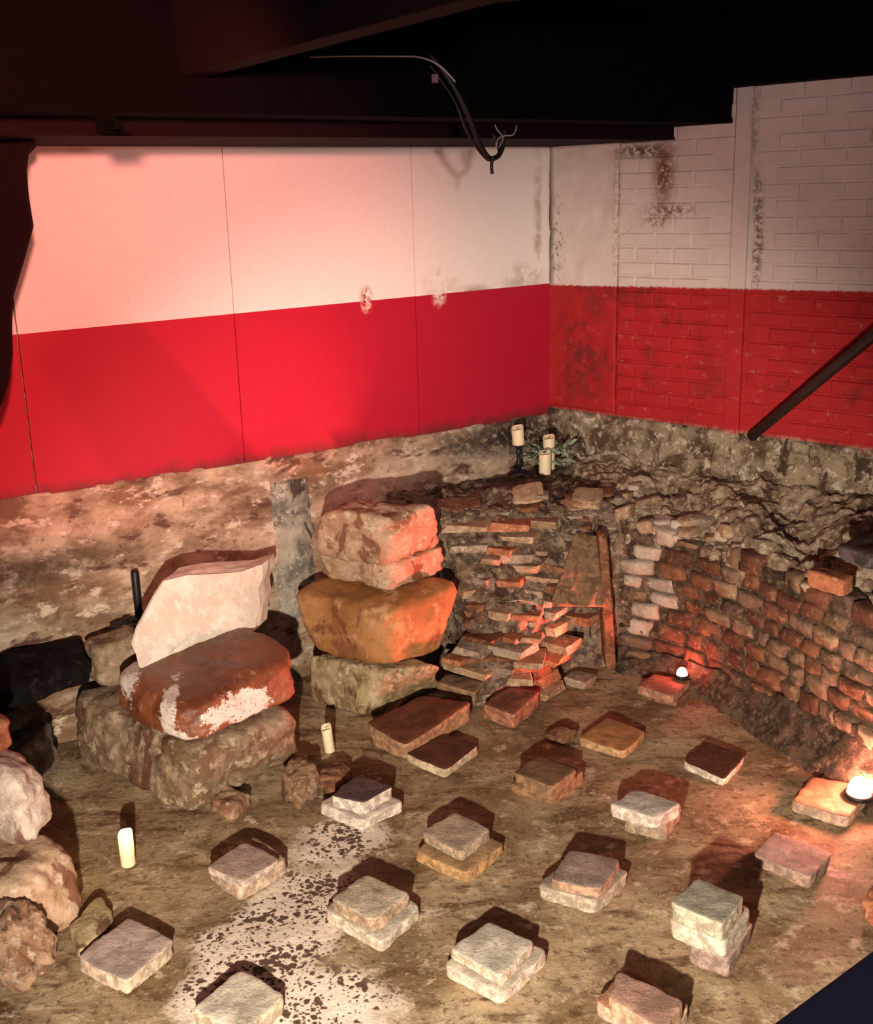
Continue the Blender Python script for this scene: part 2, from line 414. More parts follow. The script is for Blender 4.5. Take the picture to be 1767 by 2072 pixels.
sr0, sr1 = wA(636, 1080, .05)[0], wA(556, 1080, .05)[0]
def Prib(u, v):
    z = .35+(wA(600, 965)[1]-.35)*v; w_ = 1-.35*v*(1-u) if v > .7 else 1
    return pA(sr0+(sr1-sr0)*u*w_, z, .045+.03*math.sin(u*3.14))
MAT['rib'] = stone('grey_green_render', (.13, .125, .10), (.34, .32, .26), (.44, .42, .35), 7, .8, .6, (.06, .045, .035))
link('plaster_rib', patch(Prib, 24, 40, .012, 7, 3, -nA*.07, .005, 20), wl, MAT['rib'])
# right wall: painted brick with a smoother plastered strip at the corner
def Pwr(u, v):
    s = -.1+3.5*u; z = -.05+(CEILZ+.05)*v; return pB(s, z, 0 if z > 1.2 else .0)
wr = link('wall_right', patch(Pwr, 160, 140, .006, 4.5, 2, -nB*.2, .002, 20), None, MAT['bpaint']); tag(wr, 'white and red painted brick wall on the right', None, None, 'structure')
S_step = wB(1251, 560)[0]; S_pil0, S_pil1 = wB(1487, 400)[0], wB(1519, 400)[0]
# individual painted bricks, barely proud of the paint-filled joints
BL, BH, BJ = .215, .068, .009
def brickmesh(L, H, D=.014):
    ch = .006; b = [Vector((0, 0, 0)), Vector((L, 0, 0)), Vector((L, 0, H)), Vector((0, 0, H))]
    c = [Vector((0, -D+ch, 0)), Vector((L, -D+ch, 0)), Vector((L, -D+ch, H)), Vector((0, -D+ch, H))]
    f = [Vector((ch, -D, ch)), Vector((L-ch, -D, ch)), Vector((L-ch, -D, H-ch)), Vector((ch, -D, H-ch))]
    fs = [[0, 1, 2, 3], [8, 9, 10, 11]]
    for k in range(4):
        j = (k+1) % 4; fs += [[k, j, 4+j, 4+k], [4+k, 4+j, 8+j, 8+k]]
    me = mesh(b+c+f, fs); me.materials.append(MAT['bpaint']); return me
mfull, mhalf = brickmesh(BL, BH), brickmesh(BL/2-BJ/2, BH)
rotB = math.atan2(dB.y, dB.x)
z = 1.09; row = 0; nb = 0
while z < 2.98 and nb < 296:
    s = S_step+.01 - (0, BL*.5+BJ*.5)[row % 2]
    while s < 2.35 and nb < 296:
        mid = s+BL/2; zlo = wB(1255, 852)[1]+(wB(1765, 911)[1]-wB(1255, 852)[1])*(mid-S_step)/(2.0-S_step)
        st, me = s, mfull
        if s < S_step: st, me = S_step+.005, mhalf
        if not (st+BL > S_pil0-.005 and st < S_pil1+.01) and z > zlo-.02:
            o = bpy.data.objects.new('painted_brick', me); COL.objects.link(o); o.parent = wr
            o.location = pB(st, z, random.uniform(-.009, -.005)); o.rotation_euler = (random.gauss(0, .006), random.gauss(0, .005), rotB); nb += 1
        s += BL+BJ
    z += BH+BJ; row += 1
# pilaster strip, plastered strip beside the corner
link('plaster_strip', boxmesh(pB(S_pil0, wB(1500, 880)[1], .0), dB*(S_pil1-S_pil0), nB*.022, Z*(CEILZ-1.1), .006), wr, MAT['bpaint'])
def Pps(u, v): return pB(.0+S_step*u, wB(1180, 826)[1]+(CEILZ-wB(1180, 826)[1])*v, .018)
link('plaster_strip', patch(Pps, 30, 120, .006, 8, 5, -nB*.02, .003, 22), wr, MAT['bpaint'])
# lower masonry of the right wall, standing a little proud
def Pwb(u, v):
    s = -.02+3.3*u; zt = wB(1130, 826)[1]+(wB(1765, 911)[1]-wB(1130, 826)[1])*s/2.0
    return pB(s, .3+(zt-.3)*v, .02+.05*(1-v))
MAT['lowmason'] = stone('bare_masonry', (.10, .06, .035), (.36, .28, .19), (.62, .54, .42), 8, .9, 1., (.07, .04, .025))
link('lower_masonry', patch(Pwb, 130, 40, .045, 6, 9, -nB*.1, .014, 22), wr, MAT['lowmason'])

# ceiling, soffits and beams
o = link('ceiling', boxmesh(Vector((-4, -1, CEILZ)), Vector((8, 0, 0)), Vector((0, 9, 0)), Z*.1), None, MAT['ceil']); tag(o, 'black painted ceiling', None, None, 'structure')
s1, s2 = wB(1366, 280)[0], wB(1484, 215)[0]
o1, o2 = s1*dB.dot(nA), s2*dB.dot(nA)
o = link('ceiling_soffit', plan_prism([pA(-.02, 0), pA(4.25, 0), pA(4.25, 0, o1), pB(s1, 0)], ZTOP+.002, CEILZ+.01), None, MAT['beam'])
tag(o, 'long dark maroon boxed beam above the white panels', 'beam')
# thin ledges that draw the beam's lines
for k, (oo, dz) in enumerate(((o1+.001, .0), (o1+.001, .085))):
    pass
z2 = wB(1425, 253)[1]
o = link('ceiling_soffit', plan_prism([pB(s1+.003, 0), pA(4.25, 0, o1+.003), pA(4.25, 0, o2), pB(s2, 0)], z2, CEILZ+.01), None, MAT['ceil'])
tag(o, 'black stepped box beam between the white brickwork and the maroon beam', 'beam')
def bar(name, A, B, width, height, mat, label, cat='beam', side=None):
    d = (B-A).normalized(); sd = (side or d.cross(Z)).normalized()
    o = link(name, boxmesh(A-sd*width/2, B-A, sd*width, Z*height, .006), None, mat); tag(o, label, cat); return o
zb2 = wB(1620, 161, .14)[1]
sA_, sB_ = wB(1090, 235, .14)[0], 3.1
bar('steel_joist', pB(s2+.01, zb2, .075), pB(3.3, zb2, .075), .13, CEILZ-zb2, MAT['ceil'], 'black joist along the top of the white brick wall')
def joist(a, b, zz, width, height, label, ext=0.):
    A, B = onz(*a, zz), onz(*b, zz); d = (B-A).normalized(); return bar('steel_joist', A, B+d*ext, width, height, MAT['beam'], label)
joist((255, 192), (900, 22), 2.88, .10, .36, 'dark maroon joist slanting down towards the left end of the long beam', .6)
joist((700, 30), (1290, -40), 3.02, .22, .22, 'maroon joist at the top edge of the picture', .3)
# ================================================================== RUINS
# --- back ledge: sloping mortar mass with courses of thin tile
LP0, LN = Vector((0, 5.24, 0)), Vector((0, -1, .62)).normalized()
prof = [(5.20, -.03), (5.27, .12), (5.37, .28), (5.48, .45), (5.56, .58), (5.64, .72), (5.76, .84), (5.98, .89), (6.3, .89), (7.0, .89)]
def pr(v):
    k = v*(len(prof)-1); i = min(int(k), len(prof)-2); t = k-i
    return prof[i][0]+(prof[i+1][0]-prof[i][0])*t, prof[i][1]+(prof[i+1][1]-prof[i][1])*t
def Pl(u, v):
    Y, zz = pr(v); x = -.42+1.42*u
    Y += .10*math.sin(u*7+1)*(1-v)*.5+.02
    if x < .22: Y = max(Y, 5.70-.45*max(0., (x-.06)/.16))
    if x > .40: Y = max(Y, min(5.30+(x-.40)*1.15, 5.64))
    if Y > 5.85:   # stay inside the left wall
        lim = CORNER.y+(x-CORNER.x)*dA.y/dA.x+.05
        Y = min(Y, max(lim, 5.6)) if x < CORNER.x else Y
    return Vector((x, Y, zz))
MAT['ledge'] = stone('ledge_mortar', (.11, .07, .045), (.30, .215, .15), (.44, .33, .24), 12, .88, 1., (.075, .035, .03))
ledge = link('wall_ruin', patch(Pl, 150, 140, .035, 7, 4, Vector((0, .05, -.12)), .016, 24), None, MAT['ledge'])
tag(ledge, 'crumbling mortar ledge in the corner with courses of thin broken tiles', None, None, 'structure')
MAT['terra'] = stone('terracotta', (.30, .10, .05), (.44, .19, .10), (.50, .30, .19), 14, .8, .5, vary=.5)
MAT['tan'] = stone('tan_tile', (.30, .20, .12), (.46, .34, .23), (.56, .44, .32), 14, .8, .5, vary=.5)
MAT['greyt'] = stone('grey_tile', (.22, .17, .13), (.38, .31, .25), (.5, .42, .34), 14, .8, .5, vary=.4)
MAT['browntile'] = stone('brown_tile', (.13, .055, .028), (.25, .12, .065), (.33, .2, .12), 13, .75, .5, vary=.4)
tile_src = []
for k in range(7):
    L, H, D = 1., 1., 1.
    b = [Vector((0, D, 0)), Vector((0, 0, 0)), Vector((L, 0, 0)), Vector((L, D, 0))]
    rg = random.Random(k)
    jt = lambda s_: Vector((rg.uniform(-s_, s_), rg.uniform(-s_, s_), rg.uniform(-s_, s_)))
    tile_src.append(rockmesh([p+jt(.07) for p in b], [p+Z+jt(.10) for p in b], 3, 22, .05, 2.5, k)); tile_src[-1].polygons.foreach_set('use_smooth', [False]*len(tile_src[-1].polygons))
for k in range(7):
    rq = random.Random(50+k); jq = lambda s_: Vector((rq.uniform(-s_, s_), rq.uniform(-s_, s_), rq.uniform(-s_, s_)))
    tile_src.append(rockmesh([p+jq(.10) for p in b], [p+Z+jq(.12) for p in b], 5, 7.5, .08, 2.5, 60+k))
tile_mats = {}
def small_tile(parent, loc, L, D, H, rot, mat, name='tile', tilt=0., roll=0.):
    k = random.randrange(7)+(7 if name in ('block', 'stone') else 0); key = (k, mat)
    if key not in tile_mats:
        me = tile_src[k].copy(); me.materials.append(MAT[mat]); tile_mats[key] = me
    o = bpy.data.objects.new(name, tile_mats[key]); COL.objects.link(o); o.parent = parent
    o.location = loc; o.scale = (L, D, H); o.rotation_euler = (tilt, roll, rot); return o
left_b = [(1000, 890), (1030, 893), (1150, 906), (1190, 945), (1300, 925), (1330, 892), (1380, 880), (1440, 850)]
right_b = [(1000, 1150), (1080, 1168), (1224, 1112), (1300, 1085), (1440, 1075)]
rg = random.Random(11)
zz = .0
while zz < .80:
    Y = LP0.y - LP0.y + 5.24+.62*zz
    py = proj((.4, Y, zz))[1]; x0 = onpl(interp(py, left_b), py, LP0, LN).x; x1 = onpl(interp(py, right_b), py, LP0, LN).x
    x = x0+rg.uniform(-.02, .03); H = rg.uniform(.026, .040)
    while x < x1-.03:
        L = rg.uniform(.09, .24); L = min(L, x1-x+rg.uniform(-.01, .03))
        if L > .03 and rg.random() < (.93 if zz < .55 else .7):
            m = rg.choices(['terra', 'tan', 'greyt', 'browntile'], [4, 4, 4, 2] if x > x0+.55*(x1-x0) else [2, 4, 4, 3])[0]
            out = rg.uniform(-.03, .05)+(.03 if zz < .4 and x > .35 else 0)
            wob = .05*math.sin((x+.42)/1.42*7+1)*(1-min(1, zz/.93))*.6
            small_tile(ledge, Vector((x, Y+wob-out-.02, zz+rg.uniform(-.008, .008))), L, rg.uniform(.13, .2), H*rg.uniform(.85, 1.1), rg.choice([rg.gauss(-.08, .16), rg.gauss(-.5, .15)]), m, tilt=rg.gauss(.02, .05), roll=rg.gauss(0, .05))
        x += L+rg.uniform(.006, .02)
    zz += H+rg.uniform(.008, .02)
# the stepped pile whose right-hand tile ends catch the red lamp
for (px, py, z_, Lr, Ld, H_, m) in ((1104, 1424, .0, .20, .22, .046, 'tan'), (1097, 1396, .048, .17, .24, .046, 'terra'), (1094, 1372, .096, .10, .24, .042, 'terra'), (1122, 1356, .14, .17, .26, .042, 'terra'),
    (1150, 1328, .185, .15, .24, .044, 'tan'), (1126, 1290, .262, .22, .22, .046, 'tan'), (1190, 1270, .275, .12, .18, .04, 'terra'), (1118, 1256, .345, .25, .2, .035, 'greyt'), (1064, 1330, .13, .15, .2, .04, 'terra'), (1020, 1296, .17, .13, .2, .04, 'terra'), (1180, 1396, .0, .12, .12, .04, 'greyt'),
    (1072, 1278, .29, .16, .2, .036, 'tan'), (1080, 1250, .34, .15, .2, .034, 'terra'), (1086, 1226, .385, .12, .2, .03, 'tan'), (1096, 1200, .43, .10, .2, .03, 'terra'), (1106, 1172, .48, .10, .2, .03, 'terra'), (1118, 1142, .53, .09, .2, .03, 'terra'), (1130, 1112, .59, .07, .18, .035, 'tan')):
    p = onz(px, py, z_); e1 = math.radians(51)
    small_tile(ledge, p, Lr, Ld, H_, e1, m, roll=rg.gauss(0, .02))
# crumbled stones in the upper part of the ledge
for k in range(40):
    px, py = rg.uniform(900, 1240), rg.uniform(1000, 1085)
    p = onpl(px, py, Vector((0, 5.62, .66)), Vector((0, -1, .9)).normalized())
    small_tile(ledge, p+Vector((-.05, 0, -.02)), rg.uniform(.06, .17), rg.uniform(.08, .16), rg.uniform(.018, .04), rg.uniform(-.4, .3), rg.choice(['greyt', 'tan', 'greyt', 'browntile']), 'stone', rg.gauss(.1, .1), rg.gauss(0, .1))
# sloping mortar slab of the flue and its upright reddish jamb
q = [(1166, 1078), (1216, 1086), (1226, 1228), (1112, 1226)]
fp, fn = Vector((.6, 5.45, .42)), Vector((-.05, -1, .45)).normalized()
Q = [onpl(*p, fp, fn) for p in q]
def Pflue(u, v): return (Q[0]*(1-u)+Q[1]*u)*(1-v)+(Q[3]*(1-u)+Q[2]*u)*v
MAT['flue'] = stone('flue_mortar', (.13, .075, .04), (.24, .15, .085), (.30, .2, .13), 16, .85, .8)
link('flue_slab', patch(Pflue, 24, 24, .012, 9, 8, Vector((0, .12, -.05)), .006, 30), ledge, MAT['flue'])
J = [onpl(1222, 1085, Vector((.85, 5.42, 0)), Vector((0, -1, .12)).normalized()), onpl(1236, 1350, Vector((.85, 5.42, 0)), Vector((0, -1, .12)).normalized())]
b = [J[1]+Vector((-.03, .12, 0)), J[1]+Vector((-.025, 0, 0)), J[1]+Vector((.03, .0, 0)), J[1]+Vector((.03, .12, 0))]
t_ = [J[0]+Vector((-.03, .12, 0)), J[0]+Vector((-.025, 0, 0)), J[0]+Vector((.02, .0, 0)), J[0]+Vector((.02, .12, 0))]
link('jamb', rockmesh(b, t_, 12, 9, .016, 9, 3), ledge, MAT['browntile'])

# --- curved Roman wall of small squared blocks on the right
base_px = [(1238, 1362), (1330, 1380), (1430, 1424), (1520, 1482), (1600, 1536), (1680, 1590), (1780, 1660), (1900, 1760), (2080, 1920)]
bl = spline([onz(*p) for p in base_px], 12)
acc = [0.]
for a, b in zip(bl, bl[1:]): acc.append(acc[-1]+(b-a).length)
def bw(s, zz, o=0.):
    """point on the curved wall: s along it, zz up, o towards the room"""
    s = max(0, min(s, acc[-1]-1e-4)); i = max(k for k in range(len(acc)-1) if acc[k] <= s)
    t = (s-acc[i])/(acc[i+1]-acc[i]); p = bl[i].lerp(bl[i+1], t)
    j0, j1 = max(0, i-6), min(len(bl)-1, i+7); d = (bl[j1]-bl[j0]).normalized(); n = Vector((d.y, -d.x, 0))
    if n.dot(-p) < 0: n = -n
    return p + n*(o-.10-.03*zz) + Z*zz, d, n
WT = .77
def Pbw(u, v): return bw(acc[-1]*u, -.04+(WT+.02)*v, -.010)[0]
MAT['joint'] = stone('dark_joint_mortar', (.05, .03, .02), (.15, .095, .06), (.26, .19, .13), 14, .9, .9)
rw = link('wall_roman', patch(Pbw, 90, 40, .014, 9, 6, Vector((.12, .2, 0)), .006, 26), None, MAT['joint'])
tag(rw, 'curved ancient wall of small squared blocks beside the red lamp', None, None, 'structure')
MAT['blk_white'] = stone('limewashed_block', (.42, .33, .27), (.58, .48, .40), (.62, .53, .45), 12, .85, .6, vary=.3)
MAT['blk_red'] = stone('red_sandstone_block', (.10, .042, .026), (.19, .085, .05), (.27, .15, .09), 10, .8, .6, vary=.45)
MAT['blk_tan'] = stone('tan_block', (.17, .105, .065), (.29, .20, .13), (.38, .28, .19), 10, .82, .6, vary=.45)
MAT['blk_dark'] = stone('dark_block', (.09, .06, .045), (.19, .13, .095), (.26, .19, .14), 10, .82, .6, vary=.45)
rg = random.Random(5); zz = .02; row = 0
while zz < WT-.03:
    H = rg.uniform(.070, .098); s = rg.uniform(-.06, .02)+.04
    while s < acc[-1]*.95:
        L = rg.uniform(.095, .18)
        p, d, n = bw(s, zz, rg.uniform(-.004, .018)); px, py = proj(p+d*L/2+Z*H/2)
        top_ok = zz < WT-.10 or rg.random() < .55
        if top_ok and px < 2020:
            if px < 1345: m = ('blk_white' if rg.random() < .85 else 'blk_tan') if py < 1300 else 'blk_dark'
            elif px < 1560: m = rg.choices(['blk_red', 'blk_tan', 'blk_dark'], [7, 2, 2])[0]
            else: m = rg.choices(['blk_red', 'blk_tan', 'blk_dark'], [2, 5, 3])[0]
            small_tile(rw, p, L, .13, H-.004, math.atan2(d.y, d.x), m, 'block', rg.gauss(0, .04), rg.gauss(0, .03))
            # the source tile grows along +y; turn it so its far side faces the room
        s += L+rg.uniform(.003, .010)
    zz += H+rg.uniform(.002, .006); row += 1
# debris sloping from the floor up to the wall foot
def Pdeb(u, v):
    p, d, n = bw(acc[-1]*(.0+u), 0, .12); q, _, _ = bw(acc[-1]*u, .12+.16*min(1, max(0, (u-.15)*2.2)), -.0)
    return p.lerp(q, v)+Z*(-.03*(1-v))
link('debris_bank', patch(Pdeb, 120, 16, .035, 9, 7, Vector((.02, .03, -.08)), .012, 30), rw, MAT['darkmortar'])
# rubble on top, running back to the modern wall
def Ptop(u, v):
    p, d, n = bw(acc[-1]*u, WT-.05, -.02)
    sB = .12+(3.0-.12)*u; q = pB(sB, .98+.04*u, .03)
    r = p.lerp(q, v); r.z = WT-.05+(.99-WT+.05)*(v**.75)+.05*math.sin(u*23)*math.sin(v*3.1)
    return r
MAT['rubtop'] = stone('pale_rubble', (.22, .14, .085), (.48, .37, .26), (.64, .53, .40), 10, .9, 1., (.12, .065, .04))
link('rubble_top', patch(Ptop, 220, 80, .04, 7, 5, Vector((0, .04, -.15)), .018, 24), rw, MAT['rubtop'])
for k in range(34):
    u, v = rg.uniform(0, .8), rg.uniform(0, .45); p = Ptop(u, v); px, py = proj(p)
    if 1225 < px < 1790:
        small_tile(rw, p+Vector((-.04, -.03, -.015)), rg.uniform(.05, .15), rg.uniform(.05, .13), rg.uniform(.03, .07), rg.uniform(-.9, .3), rg.choices(['greyt', 'tan', 'blk_white', 'browntile', 'blk_tan'], [3, 3, 2, 1, 2])[0], 'stone', rg.gauss(0, .15), rg.gauss(0, .15))

def on_top(px, py, z_): return onz(px, py, z_)
p = on_top(1690, 1135, .93); q_ = [p, p+Vector((.10, -.14, 0)), p+Vector((.34, .02, 0)), p+Vector((.22, .18, 0))]
o = link('dark_flat_stone', rockmesh(q_, [v_+Z*.07 for v_ in q_], 14, 7, .02, 7, 44, .005), None, stone('slate_stone', (.04, .03, .032), (.09, .07, .07), (.13, .10, .10), 8, .7, .5)); tag(o, 'dark flat stone on the rubble at the right edge', 'stone')
p = on_top(1632, 1188, .80); e1_ = Vector((math.cos(-.9), math.sin(-.9), 0)); e2_ = Vector((math.cos(.7), math.sin(.7), 0))
q_ = [p+e2_*.09, p, p+e1_*.17, p+e1_*.17+e2_*.09]
o = link('loose_brick', rockmesh(q_, [v_+Z*.075 for v_ in q_], 12, 14, .008, 9, 45), None, MAT['terra']); tag(o, 'loose red brick lying on top of the block wall', 'brick')

# ================================================================== BIG STONES
def block(name, label, bot, top, mat, zb=None, K=None, **kw):
    """bot/top: [(px,py,z) L, F, R]; the back corner completes the parallelogram"""
    def q(t):
        l, f, r = [onz(*p) for p in t]; return [l, f, r, l+r-f]
    qt = q(top)
    if K: qt[3] = onz(*K)
    o = link(name, rockmesh(q(bot), qt, **kw), None, mat); tag(o, label, 'stone'); return o
MAT['yellowst'] = stone('yellow_lichen_stone', (.22, .15, .07), (.44, .34, .19), (.52, .43, .29), 7, .8, .7, (.13, .07, .035))
MAT['orangest'] = stone('orange_sandstone', (.26, .115, .035), (.40, .19, .07), (.48, .27, .14), 4, .6, .35, (.19, .07, .03), speck=.35)
MAT['pinkst'] = stone('pinkish_sandstone', (.34, .2, .12), (.5, .34, .23), (.56, .43, .31), 6, .7, .6, (.20, .08, .045))
MAT['pinklay'] = stone('layered_pink_stone', (.38, .27, .22), (.60, .48, .41), (.68, .57, .48), 6, .75, .7, (.22, .11, .08))
block('pier_stone', 'yellowish bottom stone of the tall corner pier', [(627, 1420, 0), (734, 1452, 0), (880, 1402, 0)], [(622, 1324, .25), (769, 1359, .25), (893, 1347, .25)], MAT['yellowst'], n=26, pn=12, amp=.018, freq=7, seed=1, amp2=.006)
block('pier_stone', 'wide orange middle stone of the corner pier with a worn rounded ledge', [(628, 1318, .262), (772, 1354, .262), (898, 1322, .262)], [(576, 1192, .585), (783, 1236, .56), (938, 1172, .60)], MAT['orangest'], n=30, pn=7, amp=.02, freq=5, seed=2, amp2=.004)
block('pier_stone', 'thin pale crumbling stone below the top stone of the corner pier', [(645, 1163, .60), (789, 1198, .60), (905, 1153, .60)], [(642, 1120, .745), (790, 1140, .745), (895, 1104, .745)], MAT['pinkst'], n=22, pn=10, amp=.02, freq=8, seed=3, amp2=.007)
block('pier_stone', 'rounded top stone of the corner pier with one face lit red', [(634, 1130, .745), (790, 1145, .745), (893, 1110, .745)], [(632, 1036, 1.02), (788, 1052, 1.0), (889, 1020, 1.03)], MAT['pinkst'], n=28, pn=6, amp=.028, freq=5, seed=4, amp2=.006)
MAT['baserock'] = stone('grey_brown_rock', (.17, .10, .055), (.36, .26, .17), (.46, .36, .25), 6, .8, .9, (.12, .045, .025))
def redst():
    t = NT('wet_red_stone'); n = t.noise(5, 8, .65, dist=.5); nf = t.noise(24, 8, .7); g = t.noise(100, 4)
    col = t.mix(t.ramp(n, .38, .62), (.12, .035, .014), (.24, .075, .032))
    col = t.mix(t.ramp(nf, .54, .7), col, (.33, .17, .10))
    for (x, y, Y, rx, rz) in ((455, 1445, 4.35, .10, .06), (340, 1445, 4.32, .045, .13), (250, 1380, 4.5, .06, .1), (500, 1430, 4.45, .10, .08), (370, 1500, 4.25, .06, .04)):
        p = aty(x, y, Y); dv = t.vm('MULTIPLY', t.vm('SUBTRACT', t.P(), tuple(p)), (1/rx, 1/.3, 1/rz)); dl = t.vm('LENGTH', dv)
        m = t.ramp(t.math('ADD', dl, t.math('MULTIPLY', t.math('SUBTRACT', t.noise(18, 7, .75), .5), 3.2)), .72, .90, 1., 0.)
        col = t.mix(m, col, t.mix(t.ramp(g, .56, .66), (.72, .62, .56), (.2, .12, .1)))
    t.bump(t.math('ADD', nf, t.math('MULTIPLY', g, .2)), .45, .012)
    return t.out(col, t.ramp(nf, .4, .7, .3, .6), .5)
MAT['redst'] = redst()
block('base_rock', 'large rough base rock under the wet red block', [(150, 1540, 0), (392, 1652, 0), (608, 1540, 0)], [(142, 1400, .315), (384, 1529, .275), (606, 1438, .30)], MAT['baserock'], n=34, pn=8, amp=.035, freq=5, seed=5, amp2=.009, freq2=22)
block('red_block', 'large wet reddish brown block carrying the white slab', [(228, 1442, .31), (380, 1514, .30), (608, 1420, .32)], [(222, 1352, .50), (374, 1436, .47), (610, 1310, .51)], MAT['redst'], n=34, pn=6, amp=.022, freq=5, seed=6, amp2=.005)
rb = [Vector((-1.66, 4.90, .335)), Vector((-1.52, 4.76, .335)), Vector((-1.21, 5.06, .335)), Vector((-1.32, 5.20, .335))]
o = link('rear_rock', rockmesh(rb, [q_+Z*.205 for q_ in rb], 18, 7, .02, 6, 41, .006), None, MAT['baserock']); tag(o, 'low rock behind the red block carrying the black stand', 'stone')
# white slab standing on the red block
b1, b2 = onz(288, 1357, .485), onz(518, 1276, .49); hd = (b2-b1).normalized(); fnorm = Vector((hd.y, -hd.x, 0)); fnorm = fnorm if fnorm.y < 0 else -fnorm
fnorm = (fnorm.normalized()+Z*.22).normalized()
outline = [(286, 1357), (278, 1325), (268, 1302), (277, 1268), (296, 1235), (315, 1200), (332, 1174), (380, 1163), (440, 1160), (490, 1156), (534, 1141), (533, 1165), (524, 1190), (528, 1220), (521, 1250), (517, 1277), (480, 1284), (430, 1296), (395, 1315), (350, 1340), (310, 1356)]
def prism(outl, P, n, ext, amp=.006, seed=0, sub=5):
    fr = [onpl(*p, P, n) for p in outl]; ce = sum(fr, Vector())/len(fr); N = len(fr); vs, fs = [], []
    rings = []
    for k in range(sub):            # front face rings, then sides, then back
        s_ = (k+.0)/sub; rings.append([ce.lerp(p, .02+.98*s_*1.0) for p in fr])
    rings.append([ce.lerp(p, .985) for p in fr]); rings.append([p-n*.012 for p in fr])
    for k in range(1, 4): rings.append([p+ext*k/3 for p in fr])
    for k in range(2): rings.append([(ce+ext).lerp(p+ext, .6*(1-k)+.02) for p in fr])
    off = Vector((seed, seed*2, 0))
    for r in rings:
        for p in r: vs.append(p+n*amp*fbm(p*14+off)+Vector((amp*.6*fbm(p*11+off*2), 0, amp*.6*fbm(p*12-off))))
    for k in range(len(rings)-1):
        for i in range(N): fs.append([k*N+i, k*N+(i+1) % N, (k+1)*N+(i+1) % N, (k+1)*N+i])
    fs += [list(range(N)), [(len(rings)-1)*N+i for i in range(N)]]
    return mesh(vs, fs, False)
MAT['whitest'] = stone('pale_marble', (.66, .55, .46), (.80, .70, .60), (.84, .76, .68), 7, .7, .35, (.70, .57, .48), speck=.2)
o = link('white_slab', prism(outline, b1, fnorm, Vector((.03, .17, .0)), .006, 3), None, MAT['whitest']); tag(o, 'pale broken stone slab standing on the wet red block', 'stone')
# far left pile
block('pile_stone', 'orange brown lower stone of the pile at the left edge', [(-200, 1880, 0), (40, 1952, 0), (182, 1862, 0)], [(-200, 1746, .265), (30, 1797, .265), (160, 1702, .258)], MAT['pinkst'], n=26, pn=5, amp=.035, freq=5, seed=8, amp2=.006)
block('pile_stone', 'pinkish layered stone on the pile at the left edge', [(-190, 1647, .282), (55, 1732, .282), (122, 1665, .282)], [(-180, 1500, .57), (25, 1575, .57), (78, 1524, .56)], MAT['pinklay'], n=28, pn=4.5, amp=.03, freq=5, seed=9, amp2=.006, strata=.02)
block('tile_lump', 'orange tile fragment on top of the pile at the left edge', [(-140, 1500, .56), (-20, 1542, .56), (35, 1512, .56)], [(-140, 1440, .66), (-20, 1478, .66), (26, 1450, .66)], MAT['terra'], n=16, pn=6, amp=.02, freq=9, seed=10)
MAT['lump'] = stone('crumbly_orange_rubble', (.26, .13, .07), (.46, .29, .18), (.55, .43, .32), 12, .9, 1., (.11, .055, .035))
block('rubble_lump', 'crumbly orange rubble lump at the lower left edge', [(-150, 1955, 0), (40, 2035, 0), (134, 1962, 0)], [(-120, 1815, .20), (35, 1887, .20), (95, 1830, .215)], MAT['lump'], n=30, pn=4, amp=.045, freq=8, seed=12, amp2=.015, freq2=24)
block('flat_stone', 'small flat mossy stone beside the pale tile at lower left', [(140, 1890, 0), (160, 1950, 0), (232, 1876, 0)], [(142, 1868, .05), (165, 1925, .05), (226, 1856, .05)], MAT['yellowst'], n=14, pn=5, amp=.012, freq=12, seed=13)
MAT['greyrock'] = stone('grey_rock', (.10, .07, .06), (.24, .18, .15), (.34, .27, .22), 7, .85, .8)
block('grey_rock', 'grey rock in shadow behind the left pile', [(10, 1590, 0), (52, 1616, 0), (118, 1562, 0)], [(10, 1490, .21), (50, 1510, .21), (112, 1458, .23)], MAT['greyrock'], n=20, pn=5, amp=.03, freq=6, seed=14, amp2=.006)
block('beige_stone', 'small beige stone under the black shade slab at left', [(30, 1385, .29), (75, 1400, .29), (140, 1372, .29)], [(40, 1338, .40), (80, 1352, .40), (136, 1324, .40)], MAT['pinklay'], n=14, pn=6, amp=.015, freq=8, seed=15)
MAT['shadest'] = stone('shade_black', (.004, .003, .004), (.012, .008, .009), (.03, .018, .018), 8, .8, .8, spec=.1)
sd0, sd1 = wA(172, 1300, .25)[0], wA(-60, 1300, .25)[0]  # near-black slab added in place of the deep shade along the wall foot
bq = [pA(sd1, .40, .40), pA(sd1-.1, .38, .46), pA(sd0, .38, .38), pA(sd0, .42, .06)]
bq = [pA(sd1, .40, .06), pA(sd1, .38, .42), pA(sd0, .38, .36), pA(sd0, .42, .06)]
o = link('shade_slab', rockmesh(bq, [q_+Z*.12 for q_ in bq], 18, 6, .04, 4, 16, .008), None, MAT['shadest']); tag(o, 'black slab standing in for deep shade at the foot of the left wall', 'slab')
